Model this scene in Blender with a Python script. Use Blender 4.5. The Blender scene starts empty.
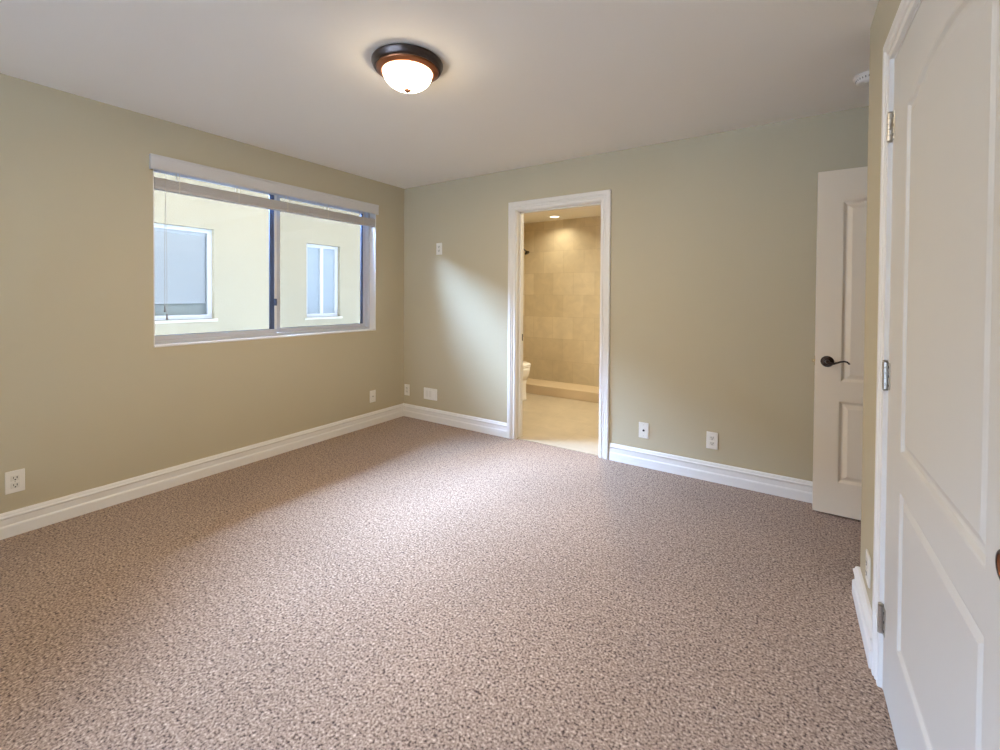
import bpy, bmesh, math, random
from mathutils import Vector, Matrix
random.seed(7)
C = bpy.context.scene.collection
S = bpy.context.scene
PI = math.pi

# ------------------------------------------------------------------ camera
F_PX, AXIS_Y = 439.134, 303.02
YAW, PITCH, ROLL = 0.5774, -0.0149, 0.0061
CAM = Vector((3.448, -3.3986, 1.2916))
fw = Vector((-math.sin(YAW), math.cos(YAW), 0)); rt = Vector((math.cos(YAW), math.sin(YAW), 0)); up = Vector((0, 0, 1))
fw2 = fw * math.cos(PITCH) + up * math.sin(PITCH); up2 = up * math.cos(PITCH) - fw * math.sin(PITCH)
rt3 = rt * math.cos(ROLL) + up2 * math.sin(ROLL); up3 = up2 * math.cos(ROLL) - rt * math.sin(ROLL)
cam_d = bpy.data.cameras.new('camera'); cam = bpy.data.objects.new('camera', cam_d); C.objects.link(cam)
cam.matrix_world = Matrix(((rt3.x, up3.x, -fw2.x, CAM.x), (rt3.y, up3.y, -fw2.y, CAM.y), (rt3.z, up3.z, -fw2.z, CAM.z), (0, 0, 0, 1)))
cam_d.sensor_width = 36; cam_d.lens = 36 * F_PX / 1000
cam_d.shift_y = (AXIS_Y - 375) / 1000
cam_d.clip_start = 0.02
S.camera = cam

# ------------------------------------------------------------------ sky: pale blue dome, brightest beyond the neighbour's roof
SKY_BASE = (1.0, 0.99, 0.97); SKY_BASE_STRENGTH = 2.3
SKY_GLOW = (0.50, 0.77, 1.30); SKY_GLOW_STRENGTH = 126.0
GLOW_DIR = Vector((-0.58, 0.0, 0.81)).normalized()    # bright band of sky running along the gap between the two houses
w = bpy.data.worlds.new('sky'); S.world = w; w.use_nodes = True
nt = w.node_tree; nt.nodes.clear()
tc = nt.nodes.new('ShaderNodeTexCoord')
dot = nt.nodes.new('ShaderNodeVectorMath'); dot.operation = 'DOT_PRODUCT'; dot.inputs[1].default_value = GLOW_DIR
flat = nt.nodes.new('ShaderNodeVectorMath'); flat.operation = 'MULTIPLY'; flat.inputs[1].default_value = (1, 0, 1)
nrm = nt.nodes.new('ShaderNodeVectorMath'); nrm.operation = 'NORMALIZE'
nt.links.new(tc.outputs['Generated'], flat.inputs[0]); nt.links.new(flat.outputs[0], nrm.inputs[0]); nt.links.new(nrm.outputs[0], dot.inputs[0])
sepw = nt.nodes.new('ShaderNodeSeparateXYZ'); nt.links.new(tc.outputs['Generated'], sepw.inputs[0])
aby = nt.nodes.new('ShaderNodeMath'); aby.operation = 'ABSOLUTE'; nt.links.new(sepw.outputs[1], aby.inputs[0])
fade = nt.nodes.new('ShaderNodeMapRange'); fade.interpolation_type = 'SMOOTHSTEP'; fade.inputs['From Min'].default_value = 0.92; fade.inputs['From Max'].default_value = 0.62
nt.links.new(aby.outputs[0], fade.inputs['Value'])
side = nt.nodes.new('ShaderNodeMapRange'); side.interpolation_type = 'SMOOTHSTEP'      # brighter towards the near end of the gap
side.inputs['From Min'].default_value = 0.15; side.inputs['From Max'].default_value = -0.65
side.inputs['To Min'].default_value = 1.3; side.inputs['To Max'].default_value = 2.5
nt.links.new(sepw.outputs[1], side.inputs['Value'])
mr = nt.nodes.new('ShaderNodeMapRange'); mr.interpolation_type = 'SMOOTHSTEP'
mr.inputs['From Min'].default_value = 0.70; mr.inputs['From Max'].default_value = 0.99
nt.links.new(dot.outputs['Value'], mr.inputs['Value'])
b1 = nt.nodes.new('ShaderNodeBackground'); b1.inputs[0].default_value = SKY_BASE + (1,); b1.inputs[1].default_value = SKY_BASE_STRENGTH
b2 = nt.nodes.new('ShaderNodeBackground'); b2.inputs[0].default_value = SKY_GLOW + (1,)
mm = nt.nodes.new('ShaderNodeMath'); mm.operation = 'MULTIPLY'; mm.inputs[1].default_value = SKY_GLOW_STRENGTH
mf = nt.nodes.new('ShaderNodeMath'); mf.operation = 'MULTIPLY'; nt.links.new(mr.outputs['Result'], mf.inputs[0]); nt.links.new(fade.outputs['Result'], mf.inputs[1])
mg = nt.nodes.new('ShaderNodeMath'); mg.operation = 'MULTIPLY'; nt.links.new(mf.outputs[0], mg.inputs[0]); nt.links.new(side.outputs['Result'], mg.inputs[1])
nt.links.new(mg.outputs[0], mm.inputs[0]); nt.links.new(mm.outputs[0], b2.inputs[1])
ad = nt.nodes.new('ShaderNodeAddShader'); wo = nt.nodes.new('ShaderNodeOutputWorld')
nt.links.new(b1.outputs[0], ad.inputs[0]); nt.links.new(b2.outputs[0], ad.inputs[1]); nt.links.new(ad.outputs[0], wo.inputs[0])

def portal(name, loc, direction, sx, sy):
    ld = bpy.data.lights.new(name, 'AREA'); ld.shape = 'RECTANGLE'; ld.size = sx; ld.size_y = sy
    ld.cycles.is_portal = True
    o = bpy.data.objects.new(name, ld); C.objects.link(o); o.location = loc
    o.rotation_euler = Vector(direction).to_track_quat('-Z', 'Y').to_euler()
    return o
portal('window_portal', (-0.19, -1.315, 1.56), (1, 0, 0), 1.3, 1.9)
portal('rear_fill_portal', (1.85, -5.52, 1.3), (0, 1, 0), 3.0, 2.3)

BOWL_STRENGTH = 12.0; LAMP_W = 32.0; LAMP_COLOR = (1.0, 0.84, 0.60)
DOWNLIGHT_W = 15.0; DOWNLIGHT_COLOR = (1.0, 0.90, 0.68)

S.view_settings.view_transform = 'Standard'; S.view_settings.look = 'None'
S.view_settings.gamma = 1.0; S.view_settings.use_curve_mapping = False
S.view_settings.exposure = 0.07
S.cycles.use_denoising = True
try: S.cycles.denoiser = 'OPENIMAGEDENOISE'
except Exception: pass
S.cycles.max_bounces = 12; S.cycles.diffuse_bounces = 8; S.cycles.transparent_max_bounces = 16
S.cycles.sample_clamp_indirect = 4.0

# ------------------------------------------------------------------ room sizes
H = 2.44; W = 3.7317; YC = -0.9685; YR = -5.40; XE = 4.45; T = 0.12
BASE_H = 0.1325
WIN = (-2.235, -0.388, 0.945, 2.186)          # window opening: y0 y1 z0 z1
DOOR = (1.400, 2.206, 2.058)                 # bathroom opening x0 x1 z1
CL_Y0, CL_Y1, CL_Z = -2.530, -1.503, 2.067   # closet opening
BX0, BX1, BY1 = 0.0, 2.9, 2.60              # bathroom

# ------------------------------------------------------------------ materials
def principled(name, color, rough=0.5, metal=0.0, spec=0.5):
    m = bpy.data.materials.new(name); m.use_nodes = True
    b = m.node_tree.nodes['Principled BSDF']
    b.inputs['Base Color'].default_value = tuple(color) + (1,)
    b.inputs['Roughness'].default_value = rough; b.inputs['Metallic'].default_value = metal
    b.inputs['Specular IOR Level'].default_value = spec
    return m

def nn(m, t): return m.node_tree.nodes.new(t)
def lk(m, a, b): m.node_tree.links.new(a, b)

def add_noise(m, scale, detail, amount, color_var=0.0, dist=0.01):
    """fine bump and slight tone variation over a surface"""
    b = m.node_tree.nodes['Principled BSDF']
    t = nn(m, 'ShaderNodeTexCoord'); n = nn(m, 'ShaderNodeTexNoise')
    n.inputs['Scale'].default_value = scale; n.inputs['Detail'].default_value = detail
    lk(m, t.outputs['Object'], n.inputs['Vector'])
    bp = nn(m, 'ShaderNodeBump'); bp.inputs['Strength'].default_value = amount; bp.inputs['Distance'].default_value = dist
    lk(m, n.outputs['Fac'], bp.inputs['Height']); lk(m, bp.outputs['Normal'], b.inputs['Normal'])
    if color_var:
        base = b.inputs['Base Color'].default_value[:]
        n2 = nn(m, 'ShaderNodeTexNoise'); n2.inputs['Scale'].default_value = 1.3; n2.inputs['Detail'].default_value = 3
        lk(m, t.outputs['Object'], n2.inputs['Vector'])
        r = nn(m, 'ShaderNodeValToRGB')
        r.color_ramp.elements[0].position = 0.3; r.color_ramp.elements[1].position = 0.7
        r.color_ramp.elements[0].color = tuple(c * (1 - color_var) for c in base[:3]) + (1,)
        r.color_ramp.elements[1].color = tuple(min(1, c * (1 + color_var)) for c in base[:3]) + (1,)
        lk(m, n2.outputs['Fac'], r.inputs[0]); lk(m, r.outputs[0], b.inputs['Base Color'])
    return m

M_WALL = add_noise(principled('sage_wall_paint', (0.505, 0.435, 0.298), 0.75, spec=0.25), 180, 3, 0.10, 0.015, 0.002)
M_CEIL = add_noise(principled('ceiling_paint', (0.90, 0.88, 0.83), 0.85, spec=0.2), 120, 3, 0.12, 0.01, 0.002)
M_TRIM = add_noise(principled('white_trim_paint', (0.80, 0.78, 0.74), 0.38, spec=0.45), 60, 2, 0.03, 0.0, 0.002)
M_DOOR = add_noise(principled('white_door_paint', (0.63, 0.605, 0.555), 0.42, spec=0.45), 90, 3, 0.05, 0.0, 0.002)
M_ENTRY = add_noise(principled('cream_door_paint', (0.82, 0.715, 0.565), 0.42, spec=0.45), 90, 3, 0.05, 0.0, 0.002)
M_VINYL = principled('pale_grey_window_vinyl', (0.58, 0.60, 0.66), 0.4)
M_FARVINYL = principled('white_far_window_vinyl', (0.80, 0.80, 0.80), 0.4)
M_GASKET = principled('dark_window_gasket', (0.07, 0.10, 0.19), 0.5)
M_PLATE = principled('white_switch_plastic', (0.82, 0.79, 0.72), 0.35)
M_PLATE2 = principled('receptacle_plastic', (0.74, 0.71, 0.63), 0.35)
M_SLOT = principled('dark_slot', (0.03, 0.028, 0.025), 0.6)
M_SCREW = principled('painted_screw', (0.6, 0.58, 0.52), 0.35, 0.4)
M_BRONZE = add_noise(principled('oil_rubbed_bronze', (0.045, 0.030, 0.024), 0.34, 0.75), 40, 3, 0.05, 0.25, 0.002)
M_COPPER = principled('copper_bronze', (0.19, 0.062, 0.022), 0.35, 0.8)
M_STEEL = add_noise(principled('brushed_hinge_steel', (0.55, 0.52, 0.47), 0.35, 0.9), 200, 2, 0.06, 0.1, 0.001)
M_BRASS = principled('latch_brass', (0.85, 0.68, 0.40), 0.25, 0.9)
M_SLAT = add_noise(principled('white_blind_slat', (0.52, 0.49, 0.46), 0.5), 150, 2, 0.04, 0.0, 0.001)
M_VALANCE = add_noise(principled('white_blind_valance', (0.62, 0.60, 0.58), 0.5), 100, 2, 0.03, 0.0, 0.001)
M_CORD = principled('blind_cord', (0.62, 0.58, 0.50), 0.8)
M_TASSEL = principled('cord_tassel', (0.30, 0.27, 0.24), 0.6)
M_STUCCO = add_noise(principled('cream_stucco', (0.39, 0.33, 0.22), 0.9, spec=0.2), 70, 5, 0.35, 0.02, 0.006)
M_LIGHT_ABSORB = add_noise(principled('dark_light_absorber', (0.10, 0.075, 0.055), 0.8), 40, 4, 0.2, 0.1, 0.005)  # dark coat for the unseen added slabs, chosen to soak up stray light
M_STUCCO_TRIM = principled('cream_trim', (0.66, 0.61, 0.47), 0.8)
M_GROUND = add_noise(principled('concrete_ground', (0.78, 0.75, 0.69), 0.9), 30, 5, 0.3, 0.08, 0.01)
M_ROOF = add_noise(principled('roof_shingle', (0.25, 0.21, 0.18), 0.9), 20, 4, 0.5, 0.2, 0.02)
M_MINI = principled('mini_blind', (0.90, 0.90, 0.88), 0.5)
M_PANE_REFLECT = principled('pane_reflection_tone', (0.58, 0.60, 0.54), 0.9)  # grey-green tone stands in for the reflection on the far pane
M_PORC = principled('porcelain', (0.86, 0.84, 0.80), 0.12)
M_DARKMETAL = principled('dark_shower_metal', (0.03, 0.027, 0.025), 0.3, 0.7)
M_SMOKE = principled('detector_plastic', (0.84, 0.82, 0.77), 0.4)
M_CURB = add_noise(principled('curb_stone', (0.58, 0.46, 0.31), 0.35), 25, 4, 0.08, 0.08, 0.003)

def glass_mat(name, tint, rough=0.0, refl=0.10):
    m = bpy.data.materials.new(name); m.use_nodes = True
    t = m.node_tree; t.nodes.clear()
    tr = nn(m, 'ShaderNodeBsdfTransparent'); tr.inputs[0].default_value = tuple(tint) + (1,)
    gl = nn(m, 'ShaderNodeBsdfGlossy'); gl.inputs['Roughness'].default_value = rough
    fr = nn(m, 'ShaderNodeFresnel'); fr.inputs[0].default_value = 1.30
    mx = nn(m, 'ShaderNodeMixShader'); out = nn(m, 'ShaderNodeOutputMaterial')
    lk(m, fr.outputs[0], mx.inputs[0]); lk(m, tr.outputs[0], mx.inputs[1]); lk(m, gl.outputs[0], mx.inputs[2]); lk(m, mx.outputs[0], out.inputs[0])
    return m
M_GLASS = glass_mat('window_glass', (0.97, 0.98, 0.98))
M_SCREENGLASS = glass_mat('screened_window_glass', (0.86, 0.87, 0.87))
M_FARGLASS = principled('bluish_obscure_glass', (0.34, 0.385, 0.40), 0.25, spec=0.6)

def emission(name, color, strength):
    m = bpy.data.materials.new(name); m.use_nodes = True
    t = m.node_tree; t.nodes.clear()
    e = nn(m, 'ShaderNodeEmission'); e.inputs[0].default_value = tuple(color) + (1,); e.inputs[1].default_value = strength
    out = nn(m, 'ShaderNodeOutputMaterial'); lk(m, e.outputs[0], out.inputs[0])
    return m
M_BOWL = emission('lit_frosted_bowl', LAMP_COLOR, BOWL_STRENGTH)
_t = nn(M_BOWL, 'ShaderNodeBsdfTransparent'); _t.inputs[0].default_value = (0.9, 0.88, 0.84, 1)
_a = nn(M_BOWL, 'ShaderNodeAddShader'); _e = next(n for n in M_BOWL.node_tree.nodes if n.type == 'EMISSION'); _o = next(n for n in M_BOWL.node_tree.nodes if n.type == 'OUTPUT_MATERIAL')
lk(M_BOWL, _e.outputs[0], _a.inputs[0]); lk(M_BOWL, _t.outputs[0], _a.inputs[1]); lk(M_BOWL, _a.outputs[0], _o.inputs[0])   # glows and lets the bulbs inside shine through
M_LENS = emission('lit_downlight_lens', (1.0, 0.86, 0.62), 3.0)

CARPET_TINT = (0.90, 0.765, 0.655)
def carpet():
    m = principled('speckled_frieze_carpet', (0.3, 0.24, 0.2), 1.0, spec=0.05)
    b = m.node_tree.nodes['Principled BSDF']
    b.inputs['Sheen Weight'].default_value = 0.15; b.inputs['Sheen Roughness'].default_value = 0.6
    t = nn(m, 'ShaderNodeTexCoord')
    def noise(scale, det, dist=0.0):
        n = nn(m, 'ShaderNodeTexNoise'); n.inputs['Scale'].default_value = scale; n.inputs['Detail'].default_value = det
        n.inputs['Distortion'].default_value = dist
        lk(m, t.outputs['Object'], n.inputs['Vector']); return n
    fine = noise(118, 2.5, 0.15); mid = noise(42, 3, 0.3); big = noise(1.6, 4)
    r = nn(m, 'ShaderNodeValToRGB'); e = r.color_ramp.elements
    e[0].position = 0.33; e[0].color = (0.040, 0.022, 0.014, 1)
    e[1].position = 0.69; e[1].color = (0.72, 0.615, 0.52, 1)
    for p, c in ((0.40, (0.160, 0.112, 0.082, 1)), (0.46, (0.295, 0.228, 0.177, 1)), (0.54, (0.385, 0.307, 0.246, 1)), (0.61, (0.50, 0.410, 0.338, 1))):
        x = r.color_ramp.elements.new(p); x.color = c
    mx = nn(m, 'ShaderNodeMix'); mx.data_type = 'FLOAT'; mx.inputs[0].default_value = 0.20
    lk(m, fine.outputs['Fac'], mx.inputs[2]); lk(m, mid.outputs['Fac'], mx.inputs[3])
    lk(m, mx.outputs[0], r.inputs[0])
    # sparse dark flecks
    v = nn(m, 'ShaderNodeTexVoronoi'); v.inputs['Scale'].default_value = 58
    lk(m, t.outputs['Object'], v.inputs['Vector'])
    wn = nn(m, 'ShaderNodeSeparateColor'); lk(m, v.outputs['Color'], wn.inputs[0])
    gt = nn(m, 'ShaderNodeMath'); gt.operation = 'GREATER_THAN'; gt.inputs[1].default_value = 0.86; lk(m, wn.outputs[0], gt.inputs[0])
    lt = nn(m, 'ShaderNodeMapRange'); lt.inputs['From Min'].default_value = 0.42; lt.inputs['From Max'].default_value = 0.08
    lk(m, v.outputs['Distance'], lt.inputs['Value'])
    fl = nn(m, 'ShaderNodeMath'); fl.operation = 'MULTIPLY'; lk(m, gt.outputs[0], fl.inputs[0]); lk(m, lt.outputs[0], fl.inputs[1])
    fl2 = nn(m, 'ShaderNodeMath'); fl2.operation = 'MULTIPLY'; lk(m, wn.outputs[1], fl2.inputs[1]); lk(m, fl.outputs[0], fl2.inputs[0])
    c2 = nn(m, 'ShaderNodeMix'); c2.data_type = 'RGBA'; lk(m, fl2.outputs[0], c2.inputs[0])
    lk(m, r.outputs[0], c2.inputs[6]); c2.inputs[7].default_value = (0.06, 0.035, 0.028, 1)
    # slow wear variation
    r2 = nn(m, 'ShaderNodeMapRange'); r2.inputs['From Min'].default_value = 0.3; r2.inputs['From Max'].default_value = 0.7
    r2.inputs['To Min'].default_value = 0.92; r2.inputs['To Max'].default_value = 1.06
    lk(m, big.outputs['Fac'], r2.inputs['Value'])
    tint = nn(m, 'ShaderNodeVectorMath'); tint.operation = 'MULTIPLY'; tint.inputs[1].default_value = CARPET_TINT; lk(m, c2.outputs[2], tint.inputs[0])
    vm = nn(m, 'ShaderNodeVectorMath'); vm.operation = 'SCALE'; lk(m, tint.outputs[0], vm.inputs[0]); lk(m, r2.outputs[0], vm.inputs['Scale'])
    lk(m, vm.outputs[0], b.inputs['Base Color'])
    bp = nn(m, 'ShaderNodeBump'); bp.inputs['Strength'].default_value = 0.5; bp.inputs['Distance'].default_value = 0.006
    lk(m, mx.outputs[0], bp.inputs['Height']); lk(m, bp.outputs['Normal'], b.inputs['Normal'])
    return m
M_CARPET = carpet()

def tile(name, c1, c2, grout, size, axes, rough=0.35, offset=0.5):
    """stone tiles: brick pattern over two object axes, with mottling inside each tile"""
    m = principled(name, c1, rough); b = m.node_tree.nodes['Principled BSDF']
    t = nn(m, 'ShaderNodeTexCoord'); sp = nn(m, 'ShaderNodeSeparateXYZ'); cb = nn(m, 'ShaderNodeCombineXYZ')
    lk(m, t.outputs['Object'], sp.inputs[0])
    lk(m, sp.outputs[axes[0]], cb.inputs[0]); lk(m, sp.outputs[axes[1]], cb.inputs[1])
    br = nn(m, 'ShaderNodeTexBrick'); br.offset = offset
    br.inputs['Scale'].default_value = 1.0; br.inputs['Brick Width'].default_value = size[0]; br.inputs['Row Height'].default_value = size[1]
    br.inputs['Mortar Size'].default_value = 0.0025; br.inputs['Mortar Smooth'].default_value = 0.4
    br.inputs['Color1'].default_value = tuple(c1) + (1,); br.inputs['Color2'].default_value = tuple(c2) + (1,); br.inputs['Mortar'].default_value = tuple(grout) + (1,)
    lk(m, cb.outputs[0], br.inputs['Vector'])
    n = nn(m, 'ShaderNodeTexNoise'); n.inputs['Scale'].default_value = 7; n.inputs['Detail'].default_value = 6; n.inputs['Distortion'].default_value = 0.8
    lk(m, t.outputs['Object'], n.inputs['Vector'])
    mr = nn(m, 'ShaderNodeMapRange'); mr.inputs['From Min'].default_value = 0.3; mr.inputs['From Max'].default_value = 0.7
    mr.inputs['To Min'].default_value = 0.93; mr.inputs['To Max'].default_value = 1.06; lk(m, n.outputs['Fac'], mr.inputs['Value'])
    vm = nn(m, 'ShaderNodeVectorMath'); vm.operation = 'SCALE'; lk(m, br.outputs['Color'], vm.inputs[0]); lk(m, mr.outputs[0], vm.inputs['Scale'])
    lk(m, vm.outputs[0], b.inputs['Base Color'])
    bp = nn(m, 'ShaderNodeBump'); bp.invert = True; bp.inputs['Strength'].default_value = 0.3; bp.inputs['Distance'].default_value = 0.002
    lk(m, br.outputs['Fac'], bp.inputs['Height']); lk(m, bp.outputs['Normal'], b.inputs['Normal'])
    return m
M_TILE = tile('travertine_wall_tile', (0.62, 0.525, 0.36), (0.72, 0.625, 0.455), (0.56, 0.47, 0.32), (0.33, 0.33), (0, 2))
M_TILE_Y = tile('travertine_side_wall_tile', (0.62, 0.525, 0.36), (0.72, 0.625, 0.455), (0.56, 0.47, 0.32), (0.33, 0.33), (1, 2))
M_TILE_F = tile('travertine_floor_tile', (0.45, 0.38, 0.28), (0.485, 0.41, 0.305), (0.39, 0.33, 0.24), (0.45, 0.45), (0, 1), 0.4, 0.0)
M_BATHPAINT = principled('bathroom_paint', (0.66, 0.58, 0.44), 0.7)

# ------------------------------------------------------------------ mesh helpers
def obj(name, bm, mat, parent=None, smooth=False):
    me = bpy.data.meshes.new(name); bm.normal_update(); bm.to_mesh(me); bm.free()
    if mat: me.materials.append(mat)
    if smooth:
        for p in me.polygons: p.use_smooth = True
    o = bpy.data.objects.new(name, me); C.objects.link(o)
    if parent: o.parent = parent
    return o

def tag(o, label=None, cat=None, group=None, kind=None):
    if label: o['label'] = label
    if cat: o['category'] = cat
    if group: o['group'] = group
    if kind: o['kind'] = kind
    return o

def empty(name, loc=(0, 0, 0), rz=0.0):
    o = bpy.data.objects.new(name, None); C.objects.link(o); o.location = loc; o.rotation_euler = (0, 0, rz)
    o.empty_display_size = 0.1
    return o

def box(bm, x0, x1, y0, y1, z0, z1, bev=0.0, seg=2):
    r = bmesh.ops.create_cube(bm, size=1.0)
    for v in r['verts']:
        v.co = Vector((x0 + (v.co.x + .5) * (x1 - x0), y0 + (v.co.y + .5) * (y1 - y0), z0 + (v.co.z + .5) * (z1 - z0)))
    if bev:
        es = list({e for v in r['verts'] for e in v.link_edges})
        bmesh.ops.bevel(bm, geom=es, offset=bev, segments=seg, affect='EDGES', profile=0.5)
    return bm

def boxes(*bs, bev=0.0):
    bm = bmesh.new()
    for b in bs: box(bm, *b, bev=bev)
    return bm

def lathe(bm, prof, n=48, center=(0, 0, 0), axis='Z'):
    """prof: list of (radius, height); radius 0 closes to a point"""
    cx, cy, cz = center
    rings = []
    for r, h in prof:
        ring = []
        for k in range(1 if r < 1e-6 else n):
            a = 2 * PI * k / n
            u, v = r * math.cos(a), r * math.sin(a)
            p = {'Z': (cx + u, cy + v, cz + h), 'Y': (cx + u, cy + h, cz + v), 'X': (cx + h, cy + u, cz + v)}[axis]
            ring.append(bm.verts.new(p))
        rings.append(ring)
    for a, b in zip(rings, rings[1:]):
        for k in range(n):
            A = [a[k % len(a)], a[(k + 1) % len(a)]]; B = [b[k % len(b)], b[(k + 1) % len(b)]]
            f = []
            for v in (A[0], A[1], B[1], B[0]):
                if v not in f: f.append(v)
            if len(f) >= 3: bm.faces.new(f)
    bmesh.ops.recalc_face_normals(bm, faces=bm.faces[:])
    return bm

def tube(bm, pts, r, n=10):
    pts = [Vector(p) for p in pts]; rr = r if isinstance(r, (list, tuple)) else [r] * len(pts)
    rings = []; ref = Vector((0.13, 0.31, 0.94))
    for i, p in enumerate(pts):
        d = (pts[min(i + 1, len(pts) - 1)] - pts[max(i - 1, 0)]).normalized()
        a = d.cross(ref)
        if a.length < 1e-3: a = d.cross(Vector((1, 0, 0)))
        a.normalize(); b = d.cross(a)
        rings.append([bm.verts.new(p + a * rr[i] * math.cos(2 * PI * k / n) + b * rr[i] * math.sin(2 * PI * k / n)) for k in range(n)])
    for A, B in zip(rings, rings[1:]):
        for k in range(n): bm.faces.new((A[k], A[(k + 1) % n], B[(k + 1) % n], B[k]))
    bm.faces.new(rings[0][::-1]); bm.faces.new(rings[-1])
    bmesh.ops.recalc_face_normals(bm, faces=bm.faces[:])
    return bm

def sweep(bm, frames, prof, closed_ends=True):
    """frames: list of (origin, u, v): each profile point (a, b) goes to origin + a*u + b*v"""
    rings = [[bm.verts.new(Vector(o) + Vector(u) * a + Vector(v) * b) for a, b in prof] for o, u, v in frames]
    n = len(prof)
    for A, B in zip(rings, rings[1:]):
        for k in range(n): bm.faces.new((A[k], A[(k + 1) % n], B[(k + 1) % n], B[k]))
    if closed_ends:
        bm.faces.new(rings[0][::-1]); bm.faces.new(rings[-1])
    bmesh.ops.recalc_face_normals(bm, faces=bm.faces[:])
    return bm

def wall(axis, p0, p1, a0, a1, z0, z1, holes=()):
    """slab between p0 and p1 on axis 'x' or 'y', spanning a0..a1 on the other axis; holes: (a0, a1, z0, z1)"""
    A = sorted({a0, a1, *[h[0] for h in holes], *[h[1] for h in holes]}); Z = sorted({z0, z1, *[h[2] for h in holes], *[h[3] for h in holes]})
    A = [a for a in A if a0 <= a <= a1]; Z = [z for z in Z if z0 <= z <= z1]
    solid = lambda i, k: 0 <= i < len(A) - 1 and 0 <= k < len(Z) - 1 and not any(h[0] <= (A[i] + A[i + 1]) / 2 <= h[1] and h[2] <= (Z[k] + Z[k + 1]) / 2 <= h[3] for h in holes)
    bm = bmesh.new(); cache = {}
    def V(p, a, z):
        key = (round(p, 6), round(a, 6), round(z, 6))
        if key not in cache: cache[key] = bm.verts.new((p, a, z) if axis == 'x' else (a, p, z))
        return cache[key]
    for i in range(len(A) - 1):
        for k in range(len(Z) - 1):
            if not solid(i, k): continue
            a, b, c, d = A[i], A[i + 1], Z[k], Z[k + 1]
            for p in (p0, p1): bm.faces.new((V(p, a, c), V(p, b, c), V(p, b, d), V(p, a, d)))
            if not solid(i - 1, k): bm.faces.new((V(p0, a, c), V(p1, a, c), V(p1, a, d), V(p0, a, d)))
            if not solid(i + 1, k): bm.faces.new((V(p0, b, c), V(p1, b, c), V(p1, b, d), V(p0, b, d)))
            if not solid(i, k - 1): bm.faces.new((V(p0, a, c), V(p1, a, c), V(p1, b, c), V(p0, b, c)))
            if not solid(i, k + 1): bm.faces.new((V(p0, a, d), V(p1, a, d), V(p1, b, d), V(p0, b, d)))
    bmesh.ops.recalc_face_normals(bm, faces=bm.faces[:])
    return bm

def struct(name, bm, mat, label, cat, parent=None):
    o = obj(name, bm, mat, parent)
    return tag(o, label, cat, kind='structure')

# ------------------------------------------------------------------ shell
struct('floor', boxes((-0.2, 5.9, YR - 0.12, 0.035, -0.1, 0.0)), M_CARPET, 'speckled brown and beige carpet covering the bedroom floor', 'floor')
struct('floor_bathroom', boxes((BX0, BX1, 0.035, BY1, -0.1, 0.0)), M_TILE_F, 'beige stone tile floor seen through the bathroom doorway', 'floor')
struct('ceiling', boxes((-0.2, 5.9, YR - 0.12, BY1 + 0.12, H, H + 0.12)), M_CEIL, 'plain off white ceiling above the bedroom', 'ceiling')
struct('wall_left', wall('x', -0.2, 0.0, YR, 0.0, 0.0, H, [WIN]), M_WALL, 'sage beige wall with the sliding window in it', 'wall')
struct('wall_back', wall('y', 0.0, T, -0.2, XE + T, 0.0, H, [(DOOR[0] - 0.018, DOOR[1] + 0.018, 0.0, DOOR[2] + 0.018)]), M_WALL, 'sage green far wall with the bathroom doorway', 'wall')
struct('wall_right', wall('x', W, W + T, YR, YC, 0.0, H, [(CL_Y0 - 0.018, CL_Y1 + 0.018, 0.0, CL_Z + 0.018)]), M_WALL, 'narrow sage wall around the closet door', 'wall')
struct('wall_rear', wall('y', YR - 0.12, YR, -0.2, W + T, 0.0, H, [(0.45, 3.25, 0.05, 2.2)]), M_WALL, 'sage wall behind the viewer with a wide opening added for fill daylight', 'wall')
struct('wall_bounce_absorber', wall('x', -0.225, -0.2, YR - 0.12, 3.0, -0.3, H + 0.12, [(WIN[0] - 0.03, WIN[1] + 0.03, WIN[2] - 0.03, WIN[3] + 0.03)]), M_LIGHT_ABSORB, 'added dark slab outside the window wall cutting bounced light', 'wall')  # unseen dark slab added to cut light bounced onto the neighbour's wall
struct('rear_sky_blocker', boxes((-0.3, 5.9, YR - 2.7, YR - 0.12, H - 0.05, H + 0.10)), M_LIGHT_ABSORB, 'added dark slab keeping bright sky off the opening behind the viewer', 'ceiling')  # unseen slab added to block the sky glow from the rear opening
struct('wall_entry_front', boxes((W + T, XE + T, YC - T, YC, 0, H)), M_WALL, 'sage wall closing the near side of the entry recess', 'wall')
struct('wall_entry_side', wall('x', XE, XE + T, YC, 0.0, 0.0, H, [(YC + 0.03, -0.10, 0.0, 2.06)]), M_WALL, 'sage wall of the entry recess holding the entry doorway', 'wall')
struct('wall_hall', boxes((5.7, 5.8, -2.0, 0.5, 0, H), (XE + T, 5.7, 0.0, 0.1, 0, H), (XE + T, 5.7, YC - 0.5, YC - 0.4, 0, H)), M_WALL, 'hallway walls beyond the entry doorway', 'wall')
struct('wall_closet', boxes((W + T + 0.6, W + T + 0.7, -2.9, -1.1, 0, H), (W + T, W + T + 0.6, -2.9, -2.8, 0, H), (W + T, W + T + 0.6, -1.2, -1.1, 0, H)), M_WALL, 'walls of the closet behind the closed closet door', 'wall')
struct('wall_bathroom_back', boxes((BX0 - 0.1, BX1 + 0.1, BY1, BY1 + 0.12, 0, H)), M_TILE, 'golden travertine tiled shower wall seen through the doorway', 'wall')
struct('wall_bathroom_left', boxes((BX0 - 0.1, BX0, T, BY1, 0, H)), M_TILE_Y, 'golden tiled side wall of the bathroom beside the toilet', 'wall')
struct('wall_bathroom_right', boxes((BX1, BX1 + 0.1, T, BY1, 0, H)), M_BATHPAINT, 'painted bathroom wall hidden beside the doorway', 'wall')
bm = bmesh.new(); box(bm, BX0, BX1, 1.72, 2.10, 0.0, 0.122, bev=0.006)
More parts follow.
